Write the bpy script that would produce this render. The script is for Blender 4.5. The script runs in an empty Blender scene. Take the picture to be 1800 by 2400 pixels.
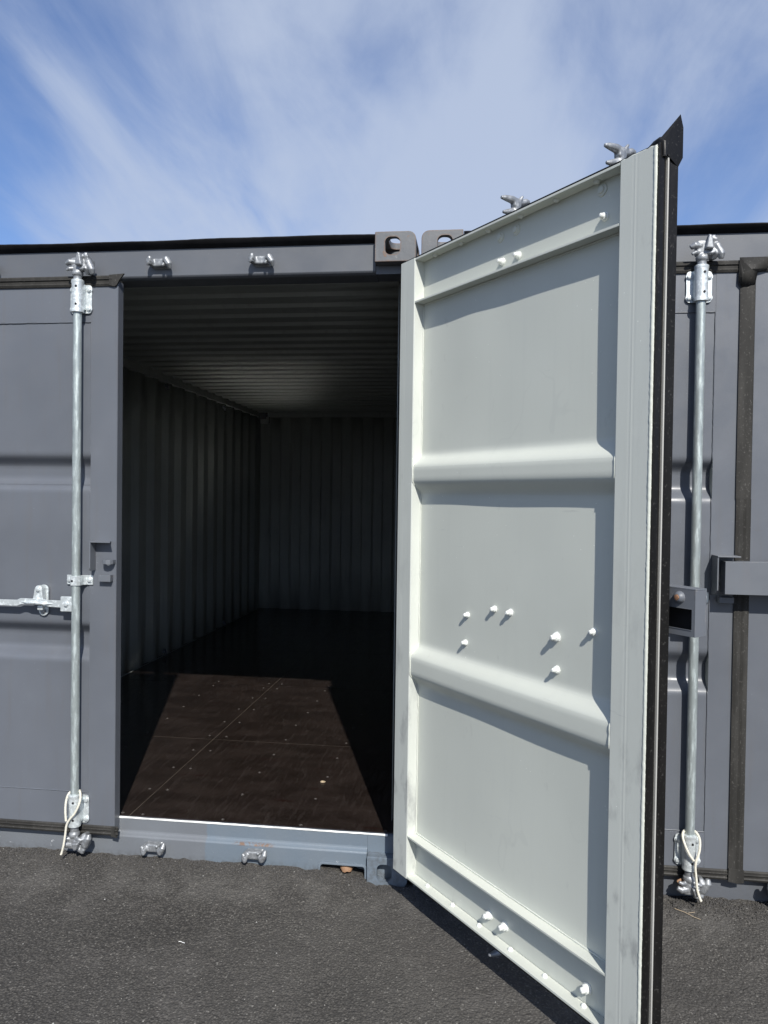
import bpy, bmesh, math, random
import numpy as np
from mathutils import Matrix, Vector
random.seed(7); np.random.seed(7)
scene = bpy.context.scene
COL = scene.collection

# ------------------------------------------------------------------ camera
CAM = (0.2545, -2.9558, 1.5358)
YAW, PITCH, ROLL, FPX = 0.1232, -0.0185, 0.0134, 1772.09
cam = bpy.data.cameras.new('camera'); cam_o = bpy.data.objects.new('camera', cam); COL.objects.link(cam_o)
cy, sy, cp, sp = math.cos(YAW), math.sin(YAW), math.cos(PITCH), math.sin(PITCH)
f = Vector((-sy*cp, cy*cp, sp)); r = Vector((cy, sy, 0)); u = r.cross(f)
r2 = math.cos(ROLL)*r + math.sin(ROLL)*u; u2 = -math.sin(ROLL)*r + math.cos(ROLL)*u
cam_o.matrix_world = Matrix(((r2.x, u2.x, -f.x, CAM[0]), (r2.y, u2.y, -f.y, CAM[1]), (r2.z, u2.z, -f.z, CAM[2]), (0, 0, 0, 1)))
cam.sensor_fit = 'VERTICAL'; cam.sensor_height = 36; cam.lens = 36*FPX/2400
cam.clip_start = 0.05; cam.clip_end = 2000
scene.camera = cam_o

# ------------------------------------------------------------------ sun, sky, exposure
SUN_AZ, SUN_EL = math.radians(17.0), math.radians(40.9)      # azimuth measured from -Y towards +X
to_sun = Vector((math.sin(SUN_AZ)*math.cos(SUN_EL), -math.cos(SUN_AZ)*math.cos(SUN_EL), math.sin(SUN_EL)))
sun = bpy.data.lights.new('sun', 'SUN'); sun.energy = 4.7; sun.angle = math.radians(0.5); sun.color = (1.0, 0.965, 0.90)
sun_o = bpy.data.objects.new('sun', sun); COL.objects.link(sun_o)
sun_o.rotation_euler = to_sun.to_track_quat('Z', 'Y').to_euler(); sun_o.location = (2, -6, 8)
world = bpy.data.worlds.new('World'); scene.world = world; world.use_nodes = True
SKY_STRENGTH = 0.105

def build_world():
    nt = world.node_tree; N = nt.nodes; L = nt.links; N.clear()
    out = N.new('ShaderNodeOutputWorld'); bg = N.new('ShaderNodeBackground'); bg.inputs[1].default_value = SKY_STRENGTH
    sky = N.new('ShaderNodeTexSky'); sky.sky_type = 'NISHITA'; sky.sun_disc = False
    sky.sun_elevation = SUN_EL; sky.sun_rotation = math.radians(180) - SUN_AZ
    sky.air_density = 1.0; sky.dust_density = 0.6; sky.ozone_density = 2.2
    tc = N.new('ShaderNodeTexCoord')
    # project directions on a flat cloud layer so that streaks foreshorten with height
    sep = N.new('ShaderNodeSeparateXYZ'); L.new(tc.outputs['Generated'], sep.inputs[0])
    zc = N.new('ShaderNodeMath'); zc.operation = 'MAXIMUM'; zc.inputs[1].default_value = 0.0; L.new(sep.outputs[2], zc.inputs[0])
    za = N.new('ShaderNodeMath'); za.operation = 'ADD'; za.inputs[1].default_value = 0.22; L.new(zc.outputs[0], za.inputs[0])
    dx = N.new('ShaderNodeMath'); dx.operation = 'DIVIDE'; L.new(sep.outputs[0], dx.inputs[0]); L.new(za.outputs[0], dx.inputs[1])
    dy = N.new('ShaderNodeMath'); dy.operation = 'DIVIDE'; L.new(sep.outputs[1], dy.inputs[0]); L.new(za.outputs[0], dy.inputs[1])
    cmb = N.new('ShaderNodeCombineXYZ'); L.new(dx.outputs[0], cmb.inputs[0]); L.new(dy.outputs[0], cmb.inputs[1])
    def mapped(rot, scale, loc=(0, 0, 0)):
        m = N.new('ShaderNodeMapping'); m.inputs['Rotation'].default_value = (0, 0, rot); m.inputs['Scale'].default_value = scale
        m.inputs['Location'].default_value = loc
        L.new(cmb.outputs[0], m.inputs[0]); return m
    def noise(m, sc, det, ro, dist):
        n = N.new('ShaderNodeTexNoise'); n.inputs['Scale'].default_value = sc; n.inputs['Detail'].default_value = det
        n.inputs['Roughness'].default_value = ro; n.inputs['Distortion'].default_value = dist; L.new(m.outputs[0], n.inputs['Vector']); return n
    big = noise(mapped(math.radians(CLOUD['rot']), (1.0, 0.5, 1), CLOUD['loc']), CLOUD['scale'], 3, 0.45, 0.4)
    wisp = noise(mapped(math.radians(CLOUD['rot']-22), (1.0, 0.48, 1), (3.1, 1.7, 0)), 2.2, 9, 0.55, 0.9)
    fine = noise(mapped(math.radians(CLOUD['rot']-30), (1.0, 0.36, 1), (7, 2, 0)), 6.0, 8, 0.6, 0.6)
    def mul(a, k):
        m = N.new('ShaderNodeMath'); m.operation = 'MULTIPLY'; L.new(a, m.inputs[0]); m.inputs[1].default_value = k; return m.outputs[0]
    def add(a, b):
        m = N.new('ShaderNodeMath'); m.operation = 'ADD'; L.new(a, m.inputs[0]); L.new(b, m.inputs[1]); return m.outputs[0]
    d = add(add(mul(big.outputs['Fac'], 1.0), mul(wisp.outputs['Fac'], 0.40)), mul(fine.outputs['Fac'], 0.20))
    # cirrus bank thins out towards +X
    ramp = N.new('ShaderNodeMapRange'); ramp.interpolation_type = 'SMOOTHSTEP'
    ramp.inputs['From Min'].default_value = CLOUD['lo']; ramp.inputs['From Max'].default_value = CLOUD['hi']
    ramp.inputs['To Min'].default_value = 0.06; ramp.inputs['To Max'].default_value = 0.86
    L.new(d, ramp.inputs['Value'])
    mix = N.new('ShaderNodeMixRGB'); L.new(ramp.outputs[0], mix.inputs[0])
    hs = N.new('ShaderNodeMixRGB'); hs.blend_type = 'MULTIPLY'; hs.inputs[0].default_value = 1; hs.inputs[2].default_value = CLOUD['skytint']
    L.new(sky.outputs[0], hs.inputs[1])
    L.new(hs.outputs[0], mix.inputs[1]); mix.inputs[2].default_value = CLOUD['col']
    L.new(mix.outputs[0], bg.inputs[0]); L.new(bg.outputs[0], out.inputs[0])
CLOUD = dict(rot=101.3248, loc=(13.8741, 18.4771, 0), scale=0.90345, lo=0.655, hi=0.925, skytint=(.74, .86, 1.10, 1), col=(3.9, 4.5, 5.7, 1))
build_world()
scene.view_settings.view_transform = 'Standard'; scene.view_settings.look = 'None'
scene.view_settings.exposure = 0.35; scene.view_settings.gamma = 1; scene.view_settings.use_curve_mapping = False
scene.cycles.max_bounces = 10; scene.cycles.diffuse_bounces = 6; scene.cycles.glossy_bounces = 6
scene.cycles.blur_glossy = 0.15

# ------------------------------------------------------------------ materials
def mat_new(name):
    m = bpy.data.materials.new(name); m.use_nodes = True; nt = m.node_tree
    return m, nt, nt.nodes['Principled BSDF']
class NT:
    def __init__(s, nt):
        s.nt = nt; s.N = nt.nodes; s.L = nt.links
        s.tc = s.N.new('ShaderNodeTexCoord').outputs['Object']
    def mapping(s, scale=(1, 1, 1), rot=(0, 0, 0), loc=(0, 0, 0)):
        m = s.N.new('ShaderNodeMapping'); m.inputs['Scale'].default_value = scale; m.inputs['Rotation'].default_value = rot; m.inputs['Location'].default_value = loc
        s.L.new(s.tc, m.inputs[0]); return m.outputs[0]
    def noise(s, sc, det=4, ro=.5, vec=None, dist=0):
        n = s.N.new('ShaderNodeTexNoise'); n.inputs['Scale'].default_value = sc; n.inputs['Detail'].default_value = det
        n.inputs['Roughness'].default_value = ro; n.inputs['Distortion'].default_value = dist
        s.L.new(vec if vec is not None else s.tc, n.inputs['Vector']); return n.outputs['Fac']
    def voro(s, sc, vec=None, feature='F1', out='Distance'):
        n = s.N.new('ShaderNodeTexVoronoi'); n.feature = feature; n.inputs['Scale'].default_value = sc
        s.L.new(vec if vec is not None else s.tc, n.inputs['Vector']); return n.outputs[out]
    def rng(s, v, a, b, c=0., d=1., smooth=True):
        m = s.N.new('ShaderNodeMapRange'); m.interpolation_type = 'SMOOTHSTEP' if smooth else 'LINEAR'
        for k, x in zip(('From Min', 'From Max', 'To Min', 'To Max'), (a, b, c, d)): m.inputs[k].default_value = x
        s.L.new(v, m.inputs['Value']); return m.outputs[0]
    def math(s, op, a, b):
        m = s.N.new('ShaderNodeMath'); m.operation = op
        for i, x in enumerate((a, b)):
            if isinstance(x, (int, float)): m.inputs[i].default_value = x
            else: s.L.new(x, m.inputs[i])
        return m.outputs[0]
    def mix(s, fac, a, b, mode='MIX'):
        m = s.N.new('ShaderNodeMixRGB'); m.blend_type = mode
        for i, x in enumerate((fac, a, b)):
            if isinstance(x, (int, float)): m.inputs[i].default_value = x
            elif isinstance(x, tuple): m.inputs[i].default_value = (*x, 1)
            else: s.L.new(x, m.inputs[i])
        return m.outputs[0]
    def bump(s, h, strength, dist, prev=None):
        b = s.N.new('ShaderNodeBump'); b.inputs['Strength'].default_value = strength; b.inputs['Distance'].default_value = dist
        s.L.new(h, b.inputs['Height'])
        if prev is not None: s.L.new(prev, b.inputs['Normal'])
        return b.outputs[0]
    def edge(s, radius, lo, hi):
        b = s.N.new('ShaderNodeBevel'); b.samples = 4; b.inputs['Radius'].default_value = radius
        g = s.N.new('ShaderNodeNewGeometry')
        d = s.N.new('ShaderNodeVectorMath'); d.operation = 'DOT_PRODUCT'; s.L.new(b.outputs[0], d.inputs[0]); s.L.new(g.outputs['Normal'], d.inputs[1])
        return s.rng(d.outputs['Value'], lo, hi, 1., 0.)
    def sep(s):
        n = s.N.new('ShaderNodeSeparateXYZ'); s.L.new(s.tc, n.inputs[0]); return n.outputs

def paint(name, col, rough=.42, var=.10, dirt=(.10, .09, .08), dirt_amt=.12, orange=.05, edge=None, wob=.0, smudge=None, spec=.5, marks=False):
    m, nt, B = mat_new(name); n = NT(nt)
    big = n.noise(1.6, 3, .5); mid = n.noise(9, 5, .6); streak = n.noise(5, 5, .6, n.mapping((6, 6, .5)))
    c = n.mix(n.rng(big, .3, .7), tuple(x*(1-var) for x in col), tuple(min(1, x*(1+var)) for x in col))
    c = n.mix(n.math('MULTIPLY', n.rng(streak, .50, .78), dirt_amt), c, dirt)
    c = n.mix(n.math('MULTIPLY', n.rng(mid, .60, .75), dirt_amt*.6), c, tuple(min(1, x*1.35) for x in col))
    # sparse chips and specks
    sp_ = n.voro(38, out='Distance'); spn = n.noise(3.3, 2)
    chip = n.math('MULTIPLY', n.rng(sp_, .04, .07, 1, 0), n.rng(spn, .54, .60))
    c = n.mix(n.math('MULTIPLY', chip, .55), c, tuple(min(1, x*1.7+.04) for x in col))
    # faint long scuffs
    sc = n.noise(3.0, 6, .7, n.mapping((1.5, 1.5, 22), (0.3, .5, .2)))
    c = n.mix(n.math('MULTIPLY', n.rng(sc, .66, .70), .22), c, dirt)
    sc2 = n.noise(4.0, 7, .75, n.mapping((1.2, 1.2, 16), (.9, .2, .4), (3, 1, 2)))
    c = n.mix(n.math('MULTIPLY', n.rng(sc2, .68, .70), .30), c, tuple(min(1, x*1.5) for x in col))
    if marks:
        wm = n.noise(2.3, 3, .5, n.mapping((1, 1, .8), (0, 0, .2), (1.3, .4, 0)))
        ln = n.rng(n.math('ABSOLUTE', n.math('SUBTRACT', wm, .5), 0), .001, .0045, 1, 0)
        c = n.mix(n.math('MULTIPLY', n.math('MULTIPLY', ln, n.rng(n.noise(1.9, 2), .56, .62)), .09), c, (.27, .28, .28))
        gm = n.noise(16, 6, .7, n.mapping((1, 1, .6)))
        c = n.mix(n.math('MULTIPLY', n.rng(gm, .62, .72), .14), c, (.22, .22, .21))
    if smudge:
        z0, z1, amt = smudge
        zz = n.rng(n.sep()[2], z0, z1, 1., 0.)
        sm = n.noise(11, 5, .62, n.mapping((1, 1, .45), (.0, .5, .3)))
        c = n.mix(n.math('MULTIPLY', n.math('MULTIPLY', n.rng(sm, .52, .68), zz), amt), c, (.16, .165, .17))
    if edge:
        e = n.edge(edge[0], .80, .97)
        en = n.noise(30, 6, .65)
        e = n.math('MULTIPLY', e, n.rng(en, edge[2], edge[2]+.12))
        c = n.mix(e, c, edge[1])
    nt.links.new(c, B.inputs['Base Color'])
    B.inputs['Roughness'].default_value = rough
    nt.links.new(n.rng(mid, .3, .7, rough-.06, rough+.10), B.inputs['Roughness'])
    B.inputs['Specular IOR Level'].default_value = spec
    nb = n.bump(n.noise(260, 2, .5), orange, .002)
    if wob: nb = n.bump(n.noise(2.2, 1, .4), wob, .06, nb)
    nt.links.new(nb, B.inputs['Normal'])
    return m

M = {}
DARK = (.100, .109, .126)
M['dark'] = paint('charcoal_grey_paint', DARK, .40, .09, wob=.13, dirt_amt=.20, edge=(.003, (.20, .21, .225), .55))
M['dark_frame'] = paint('charcoal_grey_frame_paint', (.090, .097, .110), .42, .06, edge=(.004, (.24, .25, .27), .50), dirt_amt=.14)
M['hood'] = paint('weathered_bracket_paint', (.112, .122, .138), .45, .06, edge=(.0022, (.27, .24, .22), .52), dirt=(.20, .12, .08), dirt_amt=.10)
M['light'] = paint('pale_grey_paint', (.503, .522, .472), .46, .03, dirt=(.30, .31, .31), dirt_amt=.06, wob=.05, orange=.06, marks=True)
M['light_stile'] = paint('pale_grey_stile_paint', (.50, .52, .48), .40, .03, dirt=(.25, .26, .27), dirt_amt=.14, smudge=(.2, 1.7, .55), marks=True)
M['blob'] = paint('white_painted_bolt', (.68, .70, .67), .5, .05, orange=.6)
M['inside'] = paint('interior_grey_paint', (.345, .365, .345), .5, .08, dirt_amt=.25)
M['lit_lip'] = paint('threshold_lit_edge_paint', (.74, .75, .73), .5, .05, dirt=(.2, .2, .2), dirt_amt=.25)  # pale paint made whiter to carry the sunlit flange edge

def sill_mat():
    m, nt, B = mat_new('sill_touch_up_paint'); n = NT(nt)
    x, y, z = n.sep()
    nz = n.noise(7, 4); nf = n.noise(40, 5, .65)
    patch = n.rng(n.math('ADD', x, n.math('MULTIPLY', nf, .02)), -.832, -.826)
    c = n.mix(patch, (.128, .138, .152), (.120, .150, .182))
    c = n.mix(n.rng(nz, .35, .7, 0, .25), c, (.16, .175, .19))
    # rust line under the ledge of the sill
    rz = n.math('ABSOLUTE', n.math('SUBTRACT', z, .108), 0)
    rx = n.math('ABSOLUTE', n.math('SUBTRACT', x, -.635), 0)
    rust = n.math('MULTIPLY', n.rng(rz, .001, .009, 1, 0), n.rng(rx, .05, .10, 1, 0))
    rust = n.math('MULTIPLY', rust, n.rng(n.noise(60, 6, .7), .42, .54, 0, .95))
    c = n.mix(rust, c, n.mix(n.noise(90, 3), (.10, .050, .026), (.20, .12, .07)))
    # scratches down to bright metal near the ground
    s = n.noise(46, 5, .65, n.mapping((1, 1, 1.6), (0, .5, 0)))
    band = n.math('MULTIPLY', n.rng(n.math('ABSOLUTE', n.math('SUBTRACT', z, .058), 0), .008, .016, 1, 0), n.rng(s, .66, .69))
    c = n.mix(band, c, (.6, .62, .63))
    gr = n.rng(z, .02, .06, .45, 0)
    c = n.mix(n.math('MULTIPLY', gr, n.rng(nf, .4, .65)), c, (.06, .058, .055))
    nt.links.new(c, B.inputs['Base Color']); B.inputs['Roughness'].default_value = .45
    nt.links.new(n.bump(n.noise(120, 4, .6), .2, .003), B.inputs['Normal'])
    return m
M['sill'] = sill_mat()

def casting_mat():
    m, nt, B = mat_new('rust_edged_casting_paint'); n = NT(nt)
    nz = n.noise(25, 6, .7); nf = n.noise(120, 4, .7)
    c = n.mix(n.rng(n.noise(6, 3), .35, .7), (.100, .106, .114), (.135, .139, .144))
    e = n.edge(.011, .82, .985)
    rust = n.math('MULTIPLY', e, n.rng(nz, .36, .50))
    rust = n.math('MAXIMUM', rust, n.rng(n.noise(22, 7, .75), .585, .64, 0, .85))
    c = n.mix(n.rng(n.noise(35, 6, .7), .60, .68, 0, .5), c, (.24, .235, .225))
    c = n.mix(rust, c, n.mix(nf, (.075, .036, .022), (.24, .145, .09)))
    nt.links.new(c, B.inputs['Base Color']); B.inputs['Roughness'].default_value = .6
    nb = n.bump(n.noise(45, 5, .6), .35, .004)
    nt.links.new(nb, B.inputs['Normal']); return m
M['casting'] = casting_mat()

def galv(name, col, met, rough, streak=False):
    m, nt, B = mat_new(name); n = NT(nt)
    v = n.voro(90, out='Color'); bw = n.N.new('ShaderNodeRGBToBW'); nt.links.new(v, bw.inputs[0])
    st = n.noise(60, 5, .7, n.mapping((1, 1, .18) if streak else (1, 1, 1)))
    c = n.mix(n.rng(bw.outputs[0], .2, .8, 0, .30), col, tuple(x*.80 for x in col))
    c = n.mix(n.rng(st, .48, .62, 0, .8), c, tuple(min(1, x*1.45) for x in col))
    c = n.mix(n.rng(n.noise(14, 5, .6), .58, .75, 0, .35), c, (.22, .25, .26))
    nt.links.new(c, B.inputs['Base Color']); B.inputs['Metallic'].default_value = met
    nt.links.new(n.rng(st, .3, .7, rough-.08, rough+.16), B.inputs['Roughness'])
    nb = n.bump(st, .22, .0015); nt.links.new(nb, B.inputs['Normal']); return m
M['galv'] = galv('galvanised_steel', (.53, .565, .57), .45, .42)
M['rod'] = galv('galvanised_rod', (.35, .39, .385), .5, .42, True)
M['cast_steel'] = galv('galvanised_cast_steel', (.25, .26, .27), .50, .42)

def rubber(name, col, rough, dust):
    m, nt, B = mat_new(name); n = NT(nt)
    c = n.mix(n.rng(n.noise(6, 5, .6, n.mapping((3, 3, .6))), .40, .70), col, tuple(x*1.6 for x in col))
    c = n.mix(n.math('MULTIPLY', n.rng(n.noise(150, 3, .6), .60, .70), dust), c, (.30, .29, .27))
    c = n.mix(n.math('MULTIPLY', n.rng(n.noise(38, 6, .7, n.mapping((1, 1, .16))), .62, .70), dust*.7), c, (.24, .24, .24))
    nt.links.new(c, B.inputs['Base Color']); B.inputs['Roughness'].default_value = rough; B.inputs['Specular IOR Level'].default_value = .18
    nt.links.new(n.bump(n.noise(90, 3), .18, .002), B.inputs['Normal']); return m
M['rubber'] = rubber('dark_rubber', (.0075, .0072, .007), .36, .10)
M['rubber_worn'] = rubber('weathered_rubber', (.026, .025, .023), .60, .18)
M['roof_shade'] = rubber('roof_edge_shade_black', (.006, .006, .007), .8, .0)  # near-black colour put in for shade under the roof edge
M['strip'] = paint('pale_retainer_strip', (.38, .375, .35), .45, .06, dirt=(.15, .14, .12), dirt_amt=.3)

def rust_mat():
    m, nt, B = mat_new('rusty_bolt'); n = NT(nt)
    c = n.mix(n.noise(160, 4, .7), (.10, .045, .025), (.28, .15, .08)); nt.links.new(c, B.inputs['Base Color'])
    B.inputs['Roughness'].default_value = .8; return m
M['rust'] = rust_mat()
def black_mat():
    m, nt, B = mat_new('hole_shade_black'); B.inputs['Base Color'].default_value = (.01, .01, .012, 1); B.inputs['Roughness'].default_value = .8
    return m
M['hole'] = black_mat()  # flat black used as shade inside openings

def floor_mat():
    m, nt, B = mat_new('brown_film_faced_plywood'); n = NT(nt)
    c = n.mix(n.rng(n.noise(4, 5, .6, n.mapping((1, 2.5, 1))), .35, .7), (.0125, .0088, .0074), (.023, .0168, .0145))
    g = n.noise(60, 6, .6, n.mapping((1.0, .12, 1)), .6)
    c = n.mix(n.rng(g, .52, .68, 0, .6), c, (.031, .024, .0215))
    c = n.mix(n.rng(n.noise(5, 4, .6, n.mapping((.6, 3.5, 1))), .63, .72, 0, .6), c, (.014, .0045, .0035))
    c = n.mix(n.rng(n.noise(4, 7, .75, n.mapping((18, .8, 1), (0, 0, .5))), .69, .72, 0, .35), c, (.060, .055, .052))
    d = n.voro(26); c = n.mix(n.math('MULTIPLY', n.rng(d, .03, .05, 1, 0), n.rng(n.noise(9), .60, .64)), c, (.25, .23, .21))
    nt.links.new(c, B.inputs['Base Color'])
    nt.links.new(n.rng(g, .3, .7, .15, .27), B.inputs['Roughness'])
    B.inputs['Specular IOR Level'].default_value = .95
    nb = n.bump(g, .12, .002); nb = n.bump(n.noise(3, 2), .10, .02, nb); nt.links.new(nb, B.inputs['Normal']); return m
M['floor'] = floor_mat()
def simple(name, col, rough, var=.3, sc=40, met=0):
    m, nt, B = mat_new(name); n = NT(nt)
    c = n.mix(n.noise(sc, 5, .6), tuple(x*(1-var) for x in col), tuple(min(1, x*(1+var)) for x in col))
    nt.links.new(c, B.inputs['Base Color']); B.inputs['Roughness'].default_value = rough; B.inputs['Metallic'].default_value = met
    nt.links.new(n.bump(n.noise(sc*3, 3), .3, .002), B.inputs['Normal']); return m
M['screw'] = simple('zinc_screw', (.095, .088, .082), .5, .5, 200, .3)
M['wood_chip'] = simple('raw_wood', (.42, .33, .22), .7)
M['rope'] = simple('white_nylon_rope', (.60, .575, .49), .8, .25, 120)
M['leaf'] = simple('dry_leaf', (.26, .15, .085), .7, .4, 60)
M['thread'] = simple('white_scrap', (.75, .75, .72), .6, .1)
M['seam'] = simple('joint_sealant', (.085, .072, .058), .6, .95, 14)

def asphalt():
    m, nt, B = mat_new('coarse_asphalt'); n = NT(nt)
    v = n.voro(135, out='Color'); bw = n.N.new('ShaderNodeRGBToBW'); nt.links.new(v, bw.inputs[0])
    dist = n.voro(135); d2 = n.voro(95); v3 = n.voro(210, out='Color'); b3 = n.N.new('ShaderNodeRGBToBW'); nt.links.new(v3, b3.inputs[0])
    c = n.mix(n.rng(bw.outputs[0], .15, .85), (.047, .0435, .0390), (.084, .078, .069))
    c = n.mix(n.rng(dist, .30, .62, 0, .7), c, (.018, .017, .016))
    c = n.mix(n.rng(n.noise(.8, 5, .6), .35, .7, 0, .50), c, (.088, .083, .076))
    c = n.mix(n.rng(n.noise(1.7, 6, .65, n.mapping((1, 1, 1), (0, 0, .4), (4, 2, 0))), .56, .72, 0, .40), c, (.034, .032, .030))
    c = n.mix(n.math('MULTIPLY', n.rng(n.noise(4, 5, .6), .50, .72), .30), c, (.115, .108, .10))
    c = n.mix(n.rng(b3.outputs[0], .84, .90, 0, .5), c, (.22, .21, .19))
    yy = n.sep()[1]; band = n.math('MULTIPLY', n.rng(n.math('ABSOLUTE', n.math('ADD', yy, .13), 0), .06, .16, 1, 0), n.rng(n.noise(6, 4, .6), .38, .62))
    c = n.mix(n.math('MULTIPLY', band, .22), c, (.15, .143, .132))
    sp_ = n.voro(27); c = n.mix(n.math('MULTIPLY', n.rng(sp_, .06, .09, 1, 0), n.rng(n.noise(17), .60, .66)), c, (.5, .49, .46))
    nt.links.new(c, B.inputs['Base Color']); B.inputs['Roughness'].default_value = .78
    B.inputs['Specular IOR Level'].default_value = .35
    h = n.math('SUBTRACT', 1.0, dist); nb = n.bump(h, .55, .005); nb = n.bump(n.math('SUBTRACT', 1., d2), .30, .007, nb)
    nt.links.new(nb, B.inputs['Normal']); return m
M['asphalt'] = asphalt()
M['stone_dark'] = simple('asphalt_crumb', (.050, .047, .044), .8, .6, 90)
M['stone_pale'] = simple('pale_crumb', (.25, .24, .22), .8, .4, 90)

# ------------------------------------------------------------------ mesh building
def ident(p): return p
class MB:
    """collects shapes, one object at the end; fm maps builder space into the thing's space"""
    def __init__(s, fm=None): s.bm = bmesh.new(); s.fm = fm or ident
    def box(s, a, b, bev=0, seg=2):
        x0, x1 = sorted((a[0], b[0])); y0, y1 = sorted((a[1], b[1])); z0, z1 = sorted((a[2], b[2]))
        t = bmesh.new(); bmesh.ops.create_cube(t, size=1)
        for v in t.verts: v.co = Vector((x0+(v.co.x+.5)*(x1-x0), y0+(v.co.y+.5)*(y1-y0), z0+(v.co.z+.5)*(z1-z0)))
        if bev: bmesh.ops.bevel(t, geom=list(t.edges), offset=bev, segments=seg, profile=.5, affect='EDGES')
        s.merge(t); return s
    def merge(s, t, mtx=None):
        if mtx is not None: bmesh.ops.transform(t, matrix=mtx, verts=t.verts)
        me = bpy.data.meshes.new('tmp'); t.to_mesh(me); t.free(); s.bm.from_mesh(me); bpy.data.meshes.remove(me); return s
    def prism(s, poly, axis, a, b, bev=0):
        """poly: 2D points; axis 0/1/2 = extrusion axis; remaining two axes in order"""
        t = bmesh.new()
        def P(p, c):
            q = [0, 0, 0]; rest = [i for i in range(3) if i != axis]; q[axis] = c; q[rest[0]], q[rest[1]] = p; return q
        A = [t.verts.new(P(p, a)) for p in poly]; B = [t.verts.new(P(p, b)) for p in poly]
        t.faces.new(A); t.faces.new(B[::-1]); n = len(poly)
        for i in range(n): t.faces.new((A[i], A[(i+1) % n], B[(i+1) % n], B[i]))
        bmesh.ops.recalc_face_normals(t, faces=t.faces)
        if bev: bmesh.ops.bevel(t, geom=list(t.edges), offset=bev, segments=2, profile=.5, affect='EDGES')
        s.merge(t); return s
    def cone(s, p0, p1, r0, r1=None, n=14, cap=True, squash=1.0):
        r1 = r0 if r1 is None else r1
        p0, p1 = Vector(p0), Vector(p1); d = p1-p0; q = d.to_track_quat('Z', 'Y').to_matrix()
        t = bmesh.new(); ring = []
        for p, rr in ((p0, r0), (p1, r1)):
            ring.append([t.verts.new(p+q@Vector((rr*math.cos(2*math.pi*i/n), squash*rr*math.sin(2*math.pi*i/n), 0))) for i in range(n)])
        for i in range(n): t.faces.new((ring[0][i], ring[0][(i+1) % n], ring[1][(i+1) % n], ring[1][i]))
        if cap: t.faces.new(ring[0][::-1]); t.faces.new(ring[1])
        s.merge(t); return s
    def lathe(s, origin, axis, prof, n=20, jit=0):
        """prof: (radius, along)"""
        o = Vector(origin); q = Vector(axis).to_track_quat('Z', 'Y').to_matrix(); t = bmesh.new(); rings = []
        for rr, h in prof:
            rings.append([t.verts.new(o+q@Vector(((rr+random.uniform(-jit, jit))*math.cos(2*math.pi*i/n), (rr+random.uniform(-jit, jit))*math.sin(2*math.pi*i/n), h+random.uniform(-jit, jit)))) for i in range(n)])
        for A, B in zip(rings, rings[1:]):
            for i in range(n): t.faces.new((A[i], A[(i+1) % n], B[(i+1) % n], B[i]))
        t.faces.new(rings[0][::-1]); t.faces.new(rings[-1]); s.merge(t); return s
    def tube(s, pts, rad, n=8, jit=0):
        pts = [Vector(p) for p in pts]; t = bmesh.new(); rings = []; up = Vector((0.3, .2, 1)).normalized()
        for i, p in enumerate(pts):
            d = (pts[min(i+1, len(pts)-1)]-pts[max(i-1, 0)]).normalized()
            a = d.cross(up); a = a.normalized() if a.length > 1e-4 else Vector((1, 0, 0)); b = d.cross(a).normalized(); up = a.cross(d)
            rr = (rad[i] if isinstance(rad, (list, tuple)) else rad)*(1+random.uniform(-jit, jit))
            rings.append([t.verts.new(p+rr*(a*math.cos(2*math.pi*k/n)+b*math.sin(2*math.pi*k/n))) for k in range(n)])
        for A, B in zip(rings, rings[1:]):
            for k in range(n): t.faces.new((A[k], A[(k+1) % n], B[(k+1) % n], B[k]))
        t.faces.new(rings[0][::-1]); t.faces.new(rings[-1]); s.merge(t); return s
    def grid(s, P):
        """P: 2D list of points"""
        t = bmesh.new(); V = [[t.verts.new(p) for p in row] for row in P]
        for i in range(len(P)-1):
            for j in range(len(P[0])-1): t.faces.new((V[i][j], V[i][j+1], V[i+1][j+1], V[i+1][j]))
        s.merge(t); return s
    def done(s, name, mat, parent=None, angle=35, recalc=True, pick=None, subsurf=0, label=None):
        bm = s.bm
        if subsurf:
            me = bpy.data.meshes.new('t'); bm.to_mesh(me); ob = bpy.data.objects.new('t', me); COL.objects.link(ob)
            md = ob.modifiers.new('s', 'SUBSURF'); md.levels = subsurf; md.render_levels = subsurf
            dg = bpy.context.evaluated_depsgraph_get(); me2 = bpy.data.meshes.new_from_object(ob.evaluated_get(dg))
            bpy.data.objects.remove(ob); bpy.data.meshes.remove(me); bm.free(); bm = bmesh.new(); bm.from_mesh(me2); bpy.data.meshes.remove(me2)
        for v in bm.verts: v.co = Vector(s.fm(v.co))
        bm.normal_update()
        if recalc: bmesh.ops.recalc_face_normals(bm, faces=bm.faces)
        me = bpy.data.meshes.new(name); bm.to_mesh(me); bm.free()
        mats = mat if isinstance(mat, (list, tuple)) else [mat]
        for mm in mats: me.materials.append(mm)
        if pick:
            for p in me.polygons: p.material_index = pick(p)
        me.shade_smooth(); me.set_sharp_from_angle(angle=math.radians(angle))
        o = bpy.data.objects.new(name, me); COL.objects.link(o); o.parent = parent
        wn = o.modifiers.new('weighted_normal', 'WEIGHTED_NORMAL'); wn.keep_sharp = True; wn.weight = 100
        if label: o['label'] = label
        return o
def link_mesh(name, me, parent, mtx):
    o = bpy.data.objects.new(name, me); COL.objects.link(o); o.parent = parent; o.matrix_local = mtx; return o
def axis_mtx(p, d, spin=0):
    return Matrix.Translation(Vector(p)) @ Vector(d).to_track_quat('Z', 'Y').to_matrix().to_4x4() @ Matrix.Rotation(spin, 4, 'Z')
def tag(o, label, cat, kind=None, group=None):
    if label: o['label'] = label
    if cat: o['category'] = cat
    if kind: o['kind'] = kind
    if group: o['group'] = group
def mesh_only(mb, mat, angle=35):
    o = mb.done('m', mat, None, angle); me = o.data; bpy.data.objects.remove(o); return me
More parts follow.
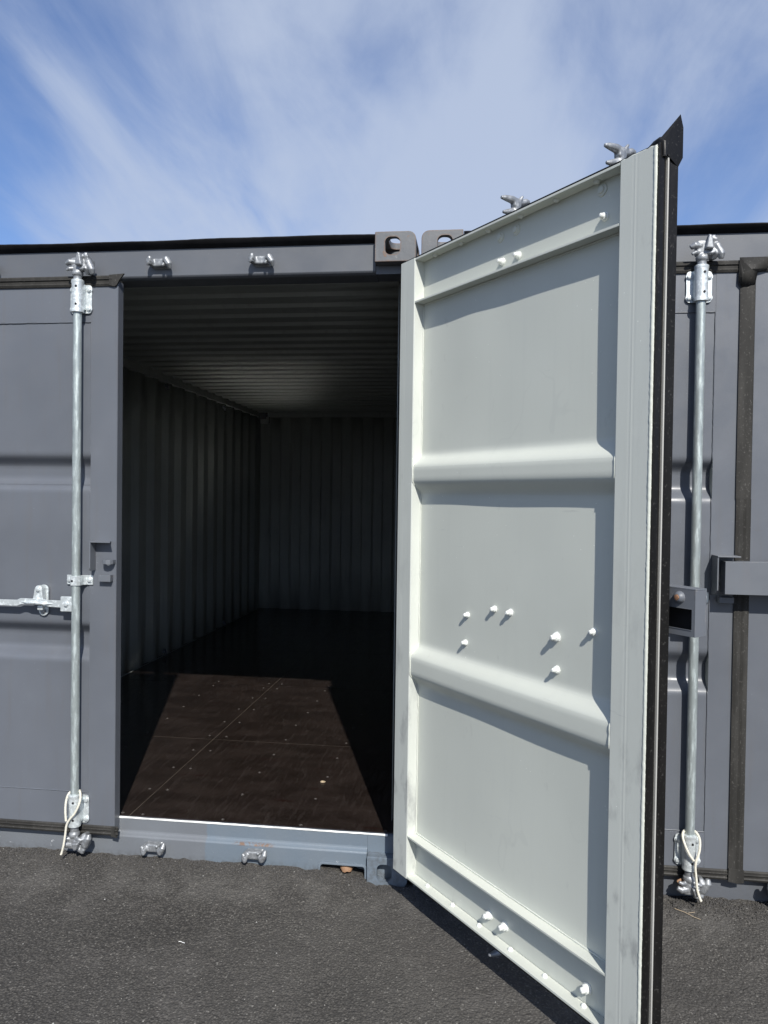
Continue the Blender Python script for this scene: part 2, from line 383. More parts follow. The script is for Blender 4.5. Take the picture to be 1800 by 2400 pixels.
def hexprof(r, n=6, ph=0): return [(r*math.cos(2*math.pi*i/n+ph), r*math.sin(2*math.pi*i/n+ph)) for i in range(n)]

def hex_bolt(mat, r=.0095, washer=.0125, h=.0075):
    b = MB(); b.lathe((0, 0, 0), (0, 0, 1), [(washer, -.001), (washer, .0015), (washer*.93, .0022)], 16)
    t = MB(); t.prism(hexprof(r), 2, .0015, h, .0012); me = bpy.data.meshes.new('x'); t.bm.to_mesh(me); b.bm.from_mesh(me); t.bm.free(); bpy.data.meshes.remove(me)
    return mesh_only(b, mat)
def blob_bolt(mat, s=1., seed=0):
    random.seed(40+seed); b = MB()
    b.lathe((0, 0, 0), (0, 0, 1), [(.0150*s, -.001), (.0148*s, .0018), (.0118*s, .0028), (.0122*s, .0105*s), (.0100*s, .0125*s), (.0078*s, .0130*s), (.0082*s, .0160*s), (.0074*s, .0175*s), (.0080*s, .0200*s), (.0070*s, .0225*s), (.0045*s, .0245*s)], 10, .0008*s)
    return mesh_only(b, mat, 50)
def cap_bolt(mat):
    b = MB(); b.lathe((0, 0, 0), (0, 0, 1), [(.0175, -.001), (.0175, .003), (.016, .004), (.0112, .0044), (.010, .0085), (.005, .0105)], 18)
    return mesh_only(b, mat, 40)
def dome(mat, r=.011, h=.007):
    b = MB(); b.lathe((0, 0, 0), (0, 0, 1), [(r, -.001), (r, .001), (r*.85, h*.55), (r*.5, h*.9), (r*.2, h)], 12, .0003); return mesh_only(b, mat, 60)
BOLT = hex_bolt(M['galv']); BOLT_DARK = hex_bolt(M['cast_steel'], .0105, .0135, .009)
BLOBS = [blob_bolt(M['blob'], .86, i) for i in range(3)]; BLOB_BIG = [blob_bolt(M['blob'], 1.08, 5+i) for i in range(2)]
CAP = cap_bolt(M['light']); DOME = dome(M['light'], .0105, .009); DOME_BIG = dome(M['blob'], .0085, .009)

def ztrough(z, tz):
    """panel depth: 0 = flat skin, 1 = bottom of the pressed rib; tz = list of (z3,z2,z1,z0) from top to bottom"""
    v = 0
    for a, b, c, d in tz:
        if z >= a or z <= d: t = 0
        elif z > b: t = (a-z)/(a-b)
        elif z > c: t = 1
        else: t = (z-d)/(c-d)
        v = max(v, t)
    return v
def smooth_profile(tz, z0, z1, rad=.019):
    zs = {z0, z1}
    for a, b, c, d in tz:
        for q in (a, b, c, d):
            for k in (-1, -.6, -.25, 0, .25, .6, 1): zs.add(q+k*rad)
    for k in range(60): zs.add(z0+(z1-z0)*k/59)
    zs = sorted(z for z in zs if z0 <= z <= z1)
    out = []
    for z in zs:
        v = sum(ztrough(z+k*rad/6, tz)*w for k, w in zip(range(-6, 7), (1, 2, 3, 4, 5, 6, 7, 6, 5, 4, 3, 2, 1)))/49
        out.append((z, v))
    return out

# leaf dimensions (u: hinge -> free edge, w: inner face 0 -> outer face .05, z)
LW, LT, ZB, ZT = 1.150, .050, .131, 2.411
S0, S1 = .094, 1.036     # inner edges of the two stiles

def remesh(mb, voxel=.0022, smooth=3):
    me = bpy.data.meshes.new('t'); mb.bm.to_mesh(me); mb.bm.free(); ob = bpy.data.objects.new('t', me); COL.objects.link(ob)
    md = ob.modifiers.new('r', 'REMESH'); md.mode = 'VOXEL'; md.voxel_size = voxel
    ms = ob.modifiers.new('s', 'SMOOTH'); ms.iterations = smooth; ms.factor = .5
    dg = bpy.context.evaluated_depsgraph_get(); dg.update(); me2 = bpy.data.meshes.new_from_object(ob.evaluated_get(dg))
    bpy.data.objects.remove(ob); bpy.data.meshes.remove(me); mb.bm = bmesh.new(); mb.bm.from_mesh(me2); bpy.data.meshes.remove(me2); return mb
def keeper(mb, p, s=1, flip=1):
    """cast keeper on the header or sill, axis out = -y"""
    x, y, z = p
    def Q(dx, dy, dz): return (x+dx, y+dy, z+dz*flip)
    mb.box((x-.034, y-.007, z-.020), (x+.034, y, z+.020), .003)
    mb.box((x-.030, y-.030, z-.016), (x+.028, y, z+.018), .006)
    mb.tube([Q(-.030, -.002, 0), Q(-.036, -.028, .003), Q(-.040, -.046, .008)], [.017, .0165, .010], 8)
    mb.tube([Q(-.037, -.036, .006), Q(-.035, -.042, .018), Q(-.034, -.044, .024)], [.014, .010, .005], 7)
    mb.tube([Q(-.038, -.040, -.002), Q(-.046, -.040, -.012)], [.010, .006], 7)
    mb.tube([Q(.018, -.014, .006), Q(.034, -.032, .010), Q(.044, -.034, -.008), Q(.047, -.026, -.026)], [.014, .0145, .0125, .006], 8)
    mb.tube([Q(.032, -.030, .006), Q(.031, -.036, .018), Q(.030, -.038, .022)], [.013, .009, .004], 7)
    mb.tube([Q(.018, -.022, -.004), Q(.018, -.038, -.016)], [.010, .005], 7)

def cam_head(mb, p, up=1, out=-1, arms=True, side=1):
    """forged cam end on a lock rod. p = top end of the rod; out = direction of the outside along axis 1"""
    x, y, z = p
    mb.lathe((x, y, z), (0, 0, up), [(.0165, 0), (.0165, .030), (.0215, .034), (.0225, .042), (.019, .050), (.012, .055)], 18)
    mb.cone((x, y, z+up*.045), (x, y, z+up*.085), .012, .015, 10)
    if arms:
        # unlocked: horns point through the leaf plane
        mb.box((x-.012, y-.015, z+up*.066), (x+.012, y+.015, z+up*.096), .005)
        mb.tube([(x, y+.004, z+up*.084), (x, y-.018, z+up*.090), (x, y-.046, z+up*.090), (x, y-.062, z+up*.088)], [.0135, .0125, .009, .005], 9)
        mb.tube([(x, y-.004, z+up*.084), (x, y+.022, z+up*.086), (x+.004, y+.040, z+up*.094), (x+.004, y+.052, z+up*.094)], [.014, .012, .010, .007], 9)
        mb.tube([(x, y, z+up*.060), (x-.004, y-.030, z+up*.050), (x-.004, y-.050, z+up*.046)], [.010, .009, .005], 8)
        mb.tube([(x+.006, y+.010, z+up*.090), (x+.010, y+.020, z+up*.106)], [.008, .004], 7)

def locked_cam(mb, p, up=1, side=1):
    """cam engaged in its keeper: lumpy casting with prongs"""
    x, y, z = p; k = 1 if up > 0 else .93
    mb.lathe((x, y, z), (0, 0, up), [(.0165, 0), (.0165, .026*k), (.0215, .030*k), (.0228, .040*k), (.018, .050*k), (.013, .056*k)], 18)
    def Z(h): return z+up*h*k
    mb.box((x-.021, y-.016, Z(.050)), (x+.022, y+.030, Z(.100)), .006, 3)
    mb.tube([(x-side*.008, y-.004, Z(.080)), (x-side*.030, y-.012, Z(.082)), (x-side*.044, y-.010, Z(.074))], [.015, .013, .009], 9)
    mb.tube([(x-side*.008, y-.006, Z(.056)), (x-side*.028, y-.016, Z(.054)), (x-side*.040, y-.016, Z(.048))], [.009, .008, .006], 8)
    mb.tube([(x+side*.008, y-.006, Z(.054)), (x+side*.030, y-.018, Z(.052)), (x+side*.042, y-.018, Z(.056))], [.009, .008, .006], 8)
    mb.prism([(x+side*.004, Z(.064)), (x+side*.034, Z(.062)), (x+side*.026, Z(.112 if up > 0 else .094)), (x+side*.014, Z(.116 if up > 0 else .098))], 1, y-.036, y-.008, .004)
    mb.tube([(x+side*.020, y-.002, Z(.100)), (x+side*.040, y-.006, Z(.112)), (x+side*.046, y-.006, Z(.114))], [.013, .010, .007], 8)
    mb.prism([(y+.045, Z(.040)), (y-.004, Z(.032)), (y-.020, Z(.050)), (y-.012, Z(.085)), (y-.018, Z(.108)), (y+.010, Z(.108)), (y+.045, Z(.095))], 0, x+side*.034, x+side*.052, .004)
    mb.tube([(x+side*.030, y+.01, Z(.098)), (x+side*.050, y-.006, Z(.080)), (x+side*.066, y-.010, Z(.048)), (x+side*.066, y-.006, Z(.032))], [.014, .015, .014, .009], 9)

def build_leaf(root, F, state, outer_paint, rods, tz, has_gasket_edge, rest=None, label=None):
    """one door leaf; F maps (u,w,z) to container space"""
    def dirv(d):
        a = Vector(F(Vector((0, 0, 0)))); return Vector(F(Vector(d)))-a
    nW = dirv((0, 1, 0)).normalized(); nU = dirv((1, 0, 0)).normalized()
    stile_in = M['light_stile'] if state == 'open' else M['light']
    def pick(p): return 1 if p.normal.dot(nW) > .35 or (state != 'open' and p.normal.dot(nU) > .5) else 0
    # hinge side stile is the door itself
    g = .0004
    def stile(u0, u1, grooves):
        pts = [(u0, LT), (u0, .003), (u0+.003, 0)]
        for gu in grooves: pts += [(gu-.005, 0), (gu-.003, g), (gu+.003, g), (gu+.005, 0)]
        pts += [(u1-.003, 0), (u1, .003), (u1, LT-.003), (u1-.003, LT), (u0+.003, LT)]
        return pts
    mb = MB(F); mb.prism(stile(0, S0, (.030, .040)), 2, ZB, ZT); door = mb.done('door', [stile_in, outer_paint], root, 25, pick=pick, label=label)
    mb = MB(F); mb.prism(stile(S1, LW, (S1+.044, S1+.056)), 2, ZB, ZT); mb.done('free_edge_stile', [stile_in, outer_paint], door, 25, pick=pick)
    # rails: channel open to the inside
    for nm, za, zb2, (fa, fb) in (('top_rail', 2.247, ZT-.001, (2.247, ZT-.001)), ('bottom_rail', ZB+.001, .291, (ZB+.001, .291))):
        mb = MB(F)
        mb.box((S0-.001, .0415, za), (S1+.001, .0485, zb2))
        mb.box((S0+.0005, .0012, za), (S1-.0005, .0410, za+.0075), .0012); mb.box((S0+.0005, .0012, zb2-.0075), (S1-.0005, .0410, zb2), .0012)
        mb.done(nm, [M['light'], outer_paint], door, pick=pick)
    # pressed panel, two skins
    prof = smooth_profile(tz, .2918, 2.2464)
    us = [S0-.0005+(S1-S0+.001)*i/40 for i in range(41)]
    def dish(uu, z, v):
        a = (uu-S0)/(S1-S0); e = math.sin(math.pi*a)
        zz = sum(math.exp(-((z-c)/.22)**2)*k for c, k in ((1.98, .0045), (1.30, -.003), (.58, .004)))
        loc_ = -.0045*math.exp(-((a-.30)/.13)**2)*math.exp(-((z-2.08)/.22)**2) if state == 'open' else 0
        return (1-v)*(e*zz+.0018*math.sin(7*a+3*z)*e+loc_)
    mb = MB(F)
    inner = [[(uu, .0415-.0385*v+dish(uu, z, v), z) for uu in us] for z, v in prof]
    outer = [[(uu, .0465-.0385*v+dish(uu, z, v), z) for uu in us] for z, v in prof]
    mb.grid(inner); mb.grid([row[::-1] for row in outer])
    bm = mb.bm
    def pick2(p): return 1 if p.index >= (len(prof)-1)*40 else 0
    o = mb.done('door_panel', [M['light'], outer_paint], door, 50, recalc=False, pick=pick2)
    # orient skins: inner towards -w, outer towards +w
    me = o.data; flips = []
    b2 = bmesh.new(); b2.from_mesh(me); b2.faces.ensure_lookup_table(); nf = (len(prof)-1)*40
    for i, fc in enumerate(b2.faces):
        d = fc.normal.dot(nW)
        if (i < nf and d > 0) or (i >= nf and d < 0): fc.normal_flip()
    b2.to_mesh(me); b2.free(); me.set_sharp_from_angle(angle=math.radians(50))
    # weld beads
    random.seed(3)
    for side in ('in', 'out'):
        mb = MB(F); w0, rr = (.0405, .0028) if side == 'in' else (.0490, .0022)
        def zrun(uu):
            pts = []; z = .29
            while z < 2.25:
                v = ztrough(z, tz); off = -.0385*v
                pts.append((uu+random.uniform(-.0006, .0006), w0+off, z)); z += .012
            return pts
        mb.tube(zrun(S0+.0010), rr, 6, .25); mb.tube(zrun(S1-.0010), rr, 6, .25)
        for zz in (.2935, 2.2445):
            mb.tube([(S0+(S1-S0)*i/60, w0, zz+random.uniform(-.0005, .0005)) for i in range(61)], rr, 6, .25)
        mb.done('weld_bead', M['light'] if side == 'in' else outer_paint, door, 70)
    # outer seams between panel sheet and rails stay visible as shallow weld lines
    # ---------------- gasket
    mb = MB(F)
    if state == 'open':
        def piece(a_, b_, bv=.002): MB(F).box(a_, b_, bv).done('gasket', M['rubber'], door, 30)
        piece((-.006, .006, ZT+.001), (LW+.004, .042, ZT+.007)); piece((-.010, LT+.0005, ZT-.022), (LW+.012, LT+.008, ZT+.013))
        piece((-.006, .006, ZB-.008), (LW+.004, .042, ZB-.001)); piece((-.010, LT+.0005, ZB-.014), (LW+.012, LT+.008, ZB+.022)); piece((-.008, .008, ZB), (-.001, .042, ZT))
        body = [(LW+.001, .003), (LW+.006, .002), (LW+.008, .006), (LW+.0085, .018), (LW+.005, .022), (LW+.004, .030), (LW+.001, .032)]
        mb.prism(body, 2, ZB-.004, ZT+.004); mb.done('gasket', M['rubber'], door, 30); mb = MB(F)
        lip = [(LW-.028, LT+.001), (LW+.001, LT+.001), (LW+.001, .037), (LW+.0075, .038), (LW+.009, .046), (LW+.0155, .062), (LW+.010, .068), (LW+.004, .060), (LW-.028, .058)]
        mb.prism(lip, 2, ZB-.022, ZT+.010)
        mb.done('gasket', M['rubber'], door, 30)
        mb = MB(F); mb.prism([(LW+.001, .0325), (LW+.009, .0315), (LW+.0105, .034), (LW+.009, .0365), (LW+.001, .0365)], 2, ZB, ZT-.012); mb.done('gasket_retainer_strip', M['strip'], door)
        # folded corner flap standing up at the top
        fl = MB(F); t_ = bmesh.new()
        for p in [(1.128, .052, ZT+.036), (1.112, .056, ZT+.024), (1.098, .056, ZT+.006), (1.105, .034, ZT+.006), (1.150, .008, ZT+.014), (1.163, .014, ZT+.012), (1.160, .052, ZT+.060), (1.165, .068, ZT+.086), (1.170, .073, ZT+.052), (1.170, .073, ZT-.022), (1.165, .062, ZT-.046), (1.153, .056, ZT-.034), (1.160, .014, ZT-.014)]: t_.verts.new(p)
        r_ = bmesh.ops.convex_hull(t_, input=list(t_.verts)); fl.merge(t_); fl.done('gasket_corner_flap', M['rubber'], door, 12)
        fl = MB(F); fl.tube([(1.105, .026, ZT+.008), (1.130, .020, ZT+.013), (1.148, .016, ZT+.013), (1.158, .016, ZT+.004), (1.160, .016, ZT-.030)], [.007, .009, .010, .009, .006], 10); fl.done('gasket_bend', M['rubber'], door, 60)
    else:
        # ribbed outer lips on top and bottom, seen from the front
        def ribs(zc, h, z_out):
            pts = [(LT+.001, zc-h/2), (LT+.005, zc-h/2), (LT+.009, zc-h*.30), (LT+.0055, zc-h*.18), (LT+.0065, zc+h*.02), (LT+.0115, zc+h*.12), (LT+.0065, zc+h*.2), (LT+.007, zc+h*.38), (LT+.003, zc+h/2), (LT+.001, zc+h/2)]
            return pts
        uend = LW+.020 if not has_gasket_edge else LW+.03
        for sh in ('a', 'b', 'c', 'd'):
            mb = MB(F)
            if sh == 'a': mb.prism(ribs(2.411, .044, 0), 0, -.02, uend-.04)
            elif sh == 'b': mb.prism(ribs(.139, .038, 0), 0, -.02, uend-.002)
            elif sh == 'c': mb.box((-.006, .006, ZT+.001), (LW-.002, .042, ZT+.007))
            else: mb.box((-.006, .006, ZB-.007), (LW-.002, .042, ZB-.001))
            mb.done('gasket', M['rubber_worn'], door, 20)
        if not has_gasket_edge:
            fl = MB(F)
            fl.prism([(LW-.036, 2.391), (LW-.036, 2.434), (LW+.030, 2.438), (LW+.010, 2.412), (LW-.002, 2.391), (LW-.012, 2.386)], 1, LT+.001, LT+.010, .0015)
            fl.done('gasket_corner_flap', M['rubber_worn'], door, 30); fl = MB(F)
            fl.prism([(LW-.01, .158), (LW+.010, .156), (LW+.004, .140), (LW+.016, .113), (LW-.01, .118)], 1, LT+.001, LT+.011, .0015)
            fl.done('gasket_corner_flap', M['rubber_worn'], door, 30)
    if has_gasket_edge and state == 'closed':
        mb = MB(F)
        lip = [(LW+.002, LT-.005), (LW+.050, LT+.002), (LW+.052, LT+.007), (LW+.040, LT+.010), (LW+.026, LT+.008), (LW+.016, LT+.0115), (LW+.004, LT+.011), (LW-.001, LT+.008)]
        mb.prism(lip, 2, .125, 1.55); mb.done('edge_gasket', M['rubber_worn'], door, 20); mb = MB(F); mb.prism([(a+.0018, b) for a, b in lip], 2, 1.5505, 2.40)
        mb.done('edge_gasket', M['rubber_worn'], door, 30)
        fl = MB(F); t_ = bmesh.new()
        V = [t_.verts.new(p) for p in [(LW+.060, LT+.014, 2.440), (LW-.040, LT+.013, 2.441), (LW+.064, LT+.014, 2.350), (LW+.050, LT+.014, 2.334), (LW+.022, LT+.027, 2.392), (LW-.004, LT+.014, 2.386), (LW-.040, LT+.016, 2.398), (LW+.046, LT+.015, 2.385), (LW+.004, LT+.013, 2.340)]]
        for fc in [(0, 1, 4), (1, 6, 4), (6, 5, 4), (5, 8, 4), (8, 3, 7, 4), (7, 0, 4), (0, 7, 3, 2)]: t_.faces.new([V[i] for i in fc])
        fl.merge(t_); o = fl.done('gasket_corner_flap', M['rubber_worn'], door, 8); md = o.modifiers.new('s', 'SOLIDIFY'); md.thickness = .002
        fl = MB(F); fl.prism([(LW-.002, .165), (LW+.052, .168), (LW+.054, .118), (LW+.02, .112), (LW-.004, .116)], 1, LT+.010, LT+.014, .001); fl.done('gasket_corner_flap', M['rubber_worn'], door, 30)
    # ---------------- bolts seen on the inside
    def put(me, uwz, d, nm='bolt', label=None):
        p = Vector(F(Vector(uwz))); return link_mesh(nm, me, door, axis_mtx(p, dirv(d), random.uniform(0, 6)))
    if state == 'open':
        for i, (uu, zz) in enumerate([(.385, 1.146), (.523, 1.184), (.598, 1.183), (.376, 1.051), (.800, 1.139), (.941, 1.176), (.802, 1.044)]):
            put(BLOBS[i % 3] if i != 4 else BLOB_BIG[0], (uu, .0425, zz), (0, -1, 0))
        for i, (uu, zz) in enumerate([(.532, 2.291), (.607, 2.291), (.952, 2.304)]): put(BLOBS[i], (uu, .0415, zz), (0, -1, 0))
        for uu, zz in [(.519, 2.372), (.594, 2.374), (.940, 2.380)]: put(CAP, (uu, .0415, zz), (0, -1, 0))
        for uu, zz in [(.519, 2.292), (.940, 2.306), (.519, .25), (.594, .25), (.940, .25)]: pass
        for i, (uu, zz) in enumerate([(.520, .189), (.596, .190), (.940, .186)]): put(BLOB_BIG[i % 2], (uu, .0415, zz), (0, -1, 0))
        for uu in (.190, .340, .484, .637, .788, .940):
            put(DOME_BIG, (uu, .028, ZB+.0085), (0, 0, 1)); put(DOME, (uu-.004, .024, ZT-.0085), (0, 0, -1))
        random.seed(11); mb = MB(F); z = ZB+.004; pts = []; rad = []
        while z < ZT-.002:
            pts.append((LW-.0048+random.uniform(-.0004, .0004), .0040, z)); rad.append(.0056*(1+random.uniform(-.07, .07)+.06*math.sin(z*23)*math.sin(z*7.3))); z += .006
        mb.tube(pts, rad, 7); mb.done('weld_bead', M['light'], door, 70)
        mb = MB(F); mb.tube([(S1+(LW-S1)*i/12, .004, ZT-.001+random.uniform(-.0015, .0015)) for i in range(13)], .0035, 6, .4); mb.done('weld_bead', M['light'], door, 70)
        for uu, zz in ((.52, 1.5), ): pass
    # ---------------- lock rods, guides, cams (outside)
    for ri, ur in enumerate(rods):
        wr = LT+.035
        mb = MB(F); mb.cone((ur, wr, .235), (ur, wr, 2.345), .0170, n=24)
        rod = mb.done('lock_rod', M['rod'], door, 60)
        for zc, up in ((2.336, 1), (.226, -1)):
            mb = MB(F)
            pl = []
            for cx_, cz_, a0 in ((.033, .045, 0), (-.033, .045, 90), (-.033, -.045, 180), (.033, -.045, 270)):
                for k in range(5):
                    a = math.radians(a0+k*22.5); pl.append((ur+cx_+.013*math.cos(a), zc+cz_+.013*math.sin(a)))
            mb.prism(pl, 1, LT+.0015, LT+.0075, .001); mb.done('guide_plate', M['galv'], door)
            mb = MB(F)
            mb.lathe((ur, wr, zc-.062), (0, 0, 1), [(.0205, 0), (.0255, .002), (.0255, .014), (.0235, .017), (.0235, .118), (.0255, .121), (.0255, .131), (.021, .134)], 24)
            mb.prism([(ur-.0235, LT+.004), (ur-.0235, wr), (ur+.0235, wr), (ur+.0235, LT+.004)], 2, zc-.046, zc+.056)
            gd = mb.done('rod_guide', M['galv'], door)
            for hz in (zc-.030, zc+.042):
                mb = MB(F); mb.cone((ur+.005, wr+.0225, hz), (ur+.005, wr+.0245, hz), .0047, n=12); mb.done('guide_hole', M['hole'], door)
            for bu in (-.036, .036):
                for bz in (-.040, .038): put(BOLT, (ur+bu, LT+.0075, zc+bz), (0, 1, 0))
            mb = MB(F)
            if state == 'open':
                fw = F
                cam_head(mb, (ur, wr, zc+up*.064), up, 1)
            else: locked_cam(mb, (ur, wr, zc+up*.060), up, 1)
            if state != 'open':
                # locked_cam is written with outside = -axis 1: mirror it about the rod
                for v in mb.bm.verts: v.co.y = 2*wr-v.co.y
            remesh(mb); mb.done('lock_cam', M['cast_steel'], door, 60)
        # middle clamp
        zc = 1.180
        mb = MB(F); path = [(-.052, .004), (-.030, .004), (-.024, .012)]
        mb.prism([(ur-.056, LT+.001), (ur-.056, LT+.006), (ur-.030, LT+.006), (ur-.0215, LT+.020), (ur-.0215, LT+.042), (ur-.012, LT+.055), (ur+.012, LT+.055), (ur+.0215, LT+.042), (ur+.0235, LT+.016), (ur+.032, LT+.006), (ur+.058, LT+.006), (ur+.058, LT+.001)], 2, zc-.0195, zc+.0195, .0012)
        mb.done('rod_clamp', M['galv'], door, 40)
        for bu in (-.043, .044): put(BOLT, (ur+bu, LT+.006, zc), (0, 1, 0))
        mb = MB(F); mb.cone((ur-.006, LT+.0545, zc), (ur-.006, LT+.057, zc), .0047, n=12); mb.done('guide_hole', M['hole'], door)
        # handle and hub
        zh = 1.083
        mb = MB(F)
        mb.box((ur-.062, wr-.004, zh-.031), (ur+.002, wr+.012, zh+.031), .004); mb.done('handle_hub', M['galv'], door)
        put(BOLT, (ur-.035, wr+.012, zh), (0, 1, 0))
        u_end = ur-.50
        mb = MB(F)
        mb.prism([(ur-.058, zh-.015), (ur-.058, zh+.013), (ur-.115, zh+.014), (ur-.155, zh+.018), (ur-.24, zh+.018), (ur-.255, zh+.011), (u_end, zh+.010), (u_end, zh-.012), (ur-.255, zh-.014), (ur-.235, zh-.006), (ur-.150, zh-.008), (ur-.11, zh-.013)], 1, wr+.001, wr+.009, .0015)
        mb.tube([(ur-.235, wr+.008, zh+.004), (ur-.20, wr+.014, zh+.001), (ur-.165, wr+.016, zh+.004), (ur-.130, wr+.013, zh-.001), (ur-.095, wr+.008, zh)], [.002, .006, .0085, .006, .002], 8)
        mb.done('door_handle', M['galv'], door)
        uc = ur-.158
        mb = MB(F)
        pl = [(uc+.021*math.cos(a), zh+.052+.021*math.sin(a)) for a in [math.radians(d) for d in range(0, 181, 20)]]
        pl += [(uc+.021*math.cos(a), zh-.036+.021*math.sin(a)) for a in [math.radians(d) for d in range(180, 361, 20)]]
        mb.prism(pl, 1, LT+.001, LT+.009, .0015)
        mb.box((uc-.012, LT+.008, zh-.030), (uc+.012, wr, zh-.012), .003)
        mb.done('handle_catch', M['galv'], door)
        mb = MB(F)
        pl = [(uc-.006+.0165*math.cos(a), zh+.056+.0165*math.sin(a)) for a in [math.radians(d) for d in range(0, 181, 20)]]
        pl += [(uc-.030, zh+.018), (uc-.040, zh+.012), (uc-.012, zh+.002), (uc+.016, zh+.014), (uc+.012, zh+.030)]
        mb.prism(pl, 1, wr-.020, wr+.002, .002); mb.done('catch_latch', M['galv'], door)
        put(BOLT, (uc-.006, wr+.002, zh+.056), (0, 1, 0)); put(BOLT_DARK, (uc, LT+.009, zh-.036), (0, 1, 0))
    # ---------------- lock shroud parts
    if state == 'open' or has_gasket_edge:
        u0, u1, w0, w1, z0, z1 = .985, 1.225, .083, .127, 1.203, 1.322
        if state != 'open': w0, w1, u1 = LT+.034, LT+.088, 1.260
        t = .004
        mb = MB(F)
        mb.box((u0, w1-t, z0), (u1, w1, z1), .001); mb.box((u0, w0, z1-t), (u1, w1-t, z1), .001)
        mb.box((u1-t, w0, z0), (u1, w1-t, z1-t), .001); mb.box((u0, LT, z0+t), (u0+t, w1-t, z1-t)); mb.box((u0+t, w0+t, z0), (u1-t, w1-t, z0+t))
        # back plate with its square opening
        mb.box((u0, w0, z0), (1.143, w0+t, z1-t)); mb.box((1.215, w0, z0), (u1-t, w0+t, z1-t)); mb.box((1.143, w0, z0), (1.215, w0+t, 1.219)); mb.box((1.143, w0, 1.272), (1.215, w0+t, z1-t))
        mb.done('lock_box', M['hood'], door, label=('grey padlock shroud with a square opening and a rusty bolt' if state == 'open' else None))
        # trim around the opening
        if state == 'open':
            MB(F).box((u0+.01, w1-t-.003, z0+t+.001), (u1-t-.001, w1-t-.001, z1-t-.001)).done('box_shade_plate', M['hole'], door)  # black plate stands in for the shade inside the box
            mb = MB(F)
            for a, b in (((1.1425, 1.2185), (1.2155, 1.2202)), ((1.1425, 1.2708), (1.2155, 1.2722)), ((1.1425, 1.2203), (1.144, 1.2707))): mb.box((a[0], w0-.0012, a[1]), (b[0], w0+.0005, b[1]))
            mb.done('opening_rim', M['hood'], door)
            mb = MB(F); mb.lathe((1.180, w0, 1.298), (0, -1, 0), [(.0155, 0), (.0150, .004), (.0125, .009), (.0085, .0125)], 14); mb.done('shroud_bolt', M['hood'], door, 40)
            mb = MB(F); mb.lathe((1.180, w0-.011, 1.298), (0, -1, 0), [(.0075, 0), (.0068, .004), (.003, .0055)], 9, .0006); mb.done('bolt_tip', M['rust'], door, 40)
            mb = MB(F); mb.box((1.10, LT+.005, 1.24), (1.14, LT+.030, 1.25), .002); mb.done('box_tab', M['hood'], door)
    if not has_gasket_edge:
        # receiver on the plain leaf: hood, side plate, half round peg and block
        full = rest == 'bare'
        p = .046
        q = LW+.003 if full else LW   # local shift
        mb = MB(F)
        if full:
            mb.prism([(LW-.094, LT), (LW-.094, LT+p), (LW-.004, LT+p), (LW-.018, LT+p*.4), (LW-.022, LT)], 2, 1.338, 1.343, .001)
            mb.prism([(LT, 1.3385), (LT+p, 1.3385), (LT+p, 1.232), (LT+p*.85, 1.222), (LT, 1.222)], 0, LW-.094, LW-.089, .001)
            mb.done('lock_hood', M['hood'], door)
            mb = MB(F); mb.prism([(LW-.050, LT), (LW-.049, LT+.022), (LW-.042, LT+.034), (LW-.026, LT+.039), (LW-.010, LT+.034), (LW-.003, LT+.022), (LW-.002, LT), (LW-.007, LT), (LW-.010, LT+.018), (LW-.026, LT+.029), (LW-.040, LT+.020), (LW-.045, LT)], 2, 1.250, 1.267, .001)
            mb.done('lock_peg', M['hood'], door)
            mb = MB(F); mb.box((LW-.064, LT, 1.177), (LW-.012, LT+.026, 1.205), .0015); mb.done('lock_block', M['hood'], door)
        else:
            mb.box((LW-.111, LT+.001, 1.336), (LW-.030, LT+.075, 1.341), .001)
            mb.prism([(LT, 1.3355), (LT+.072, 1.3355), (LT+.072, 1.214), (LT+.05, 1.20), (LT, 1.19)], 0, LW-.111, LW-.106, .001)
            mb.done('lock_hood', M['hood'], door)
            mb = MB(F); mb.box((LW-.092, LT, 1.165), (LW-.040, LT+.040, 1.186), .0015); mb.done('lock_block', M['hood'], door)
    return door

# ------------------------------------------------------------------ container shell
H = 2.580; ZB0 = -.011; Lc = 6.058; FZ = .180
def boolean(base, cutters):
    me = bpy.data.meshes.new('b'); base.bm.to_mesh(me); ob = bpy.data.objects.new('b', me); COL.objects.link(ob); tmp = [ob]
    for c in cutters:
        m2 = bpy.data.meshes.new('c'); c.bm.to_mesh(m2); oc = bpy.data.objects.new('c', m2); COL.objects.link(oc); tmp.append(oc)
        md = ob.modifiers.new('b', 'BOOLEAN'); md.operation = 'DIFFERENCE'; md.object = oc; md.solver = 'EXACT'
    dg = bpy.context.evaluated_depsgraph_get(); dg.update(); res = bpy.data.meshes.new_from_object(ob.evaluated_get(dg))
    for o in tmp: bpy.data.objects.remove(o)
    res.shade_smooth(); res.set_sharp_from_angle(angle=math.radians(30)); return res
def rrect(cx, cz, w, h, r, n=6):
    pts = []
    for sx, sz, a0 in ((1, 1, 0), (-1, 1, 90), (-1, -1, 180), (1, -1, 270)):
        for k in range(n+1):
            a = math.radians(a0+90*k/n); pts.append((cx+sx*(w/2-r)+r*math.cos(a), cz+sz*(h/2-r)+r*math.sin(a)))
    return pts
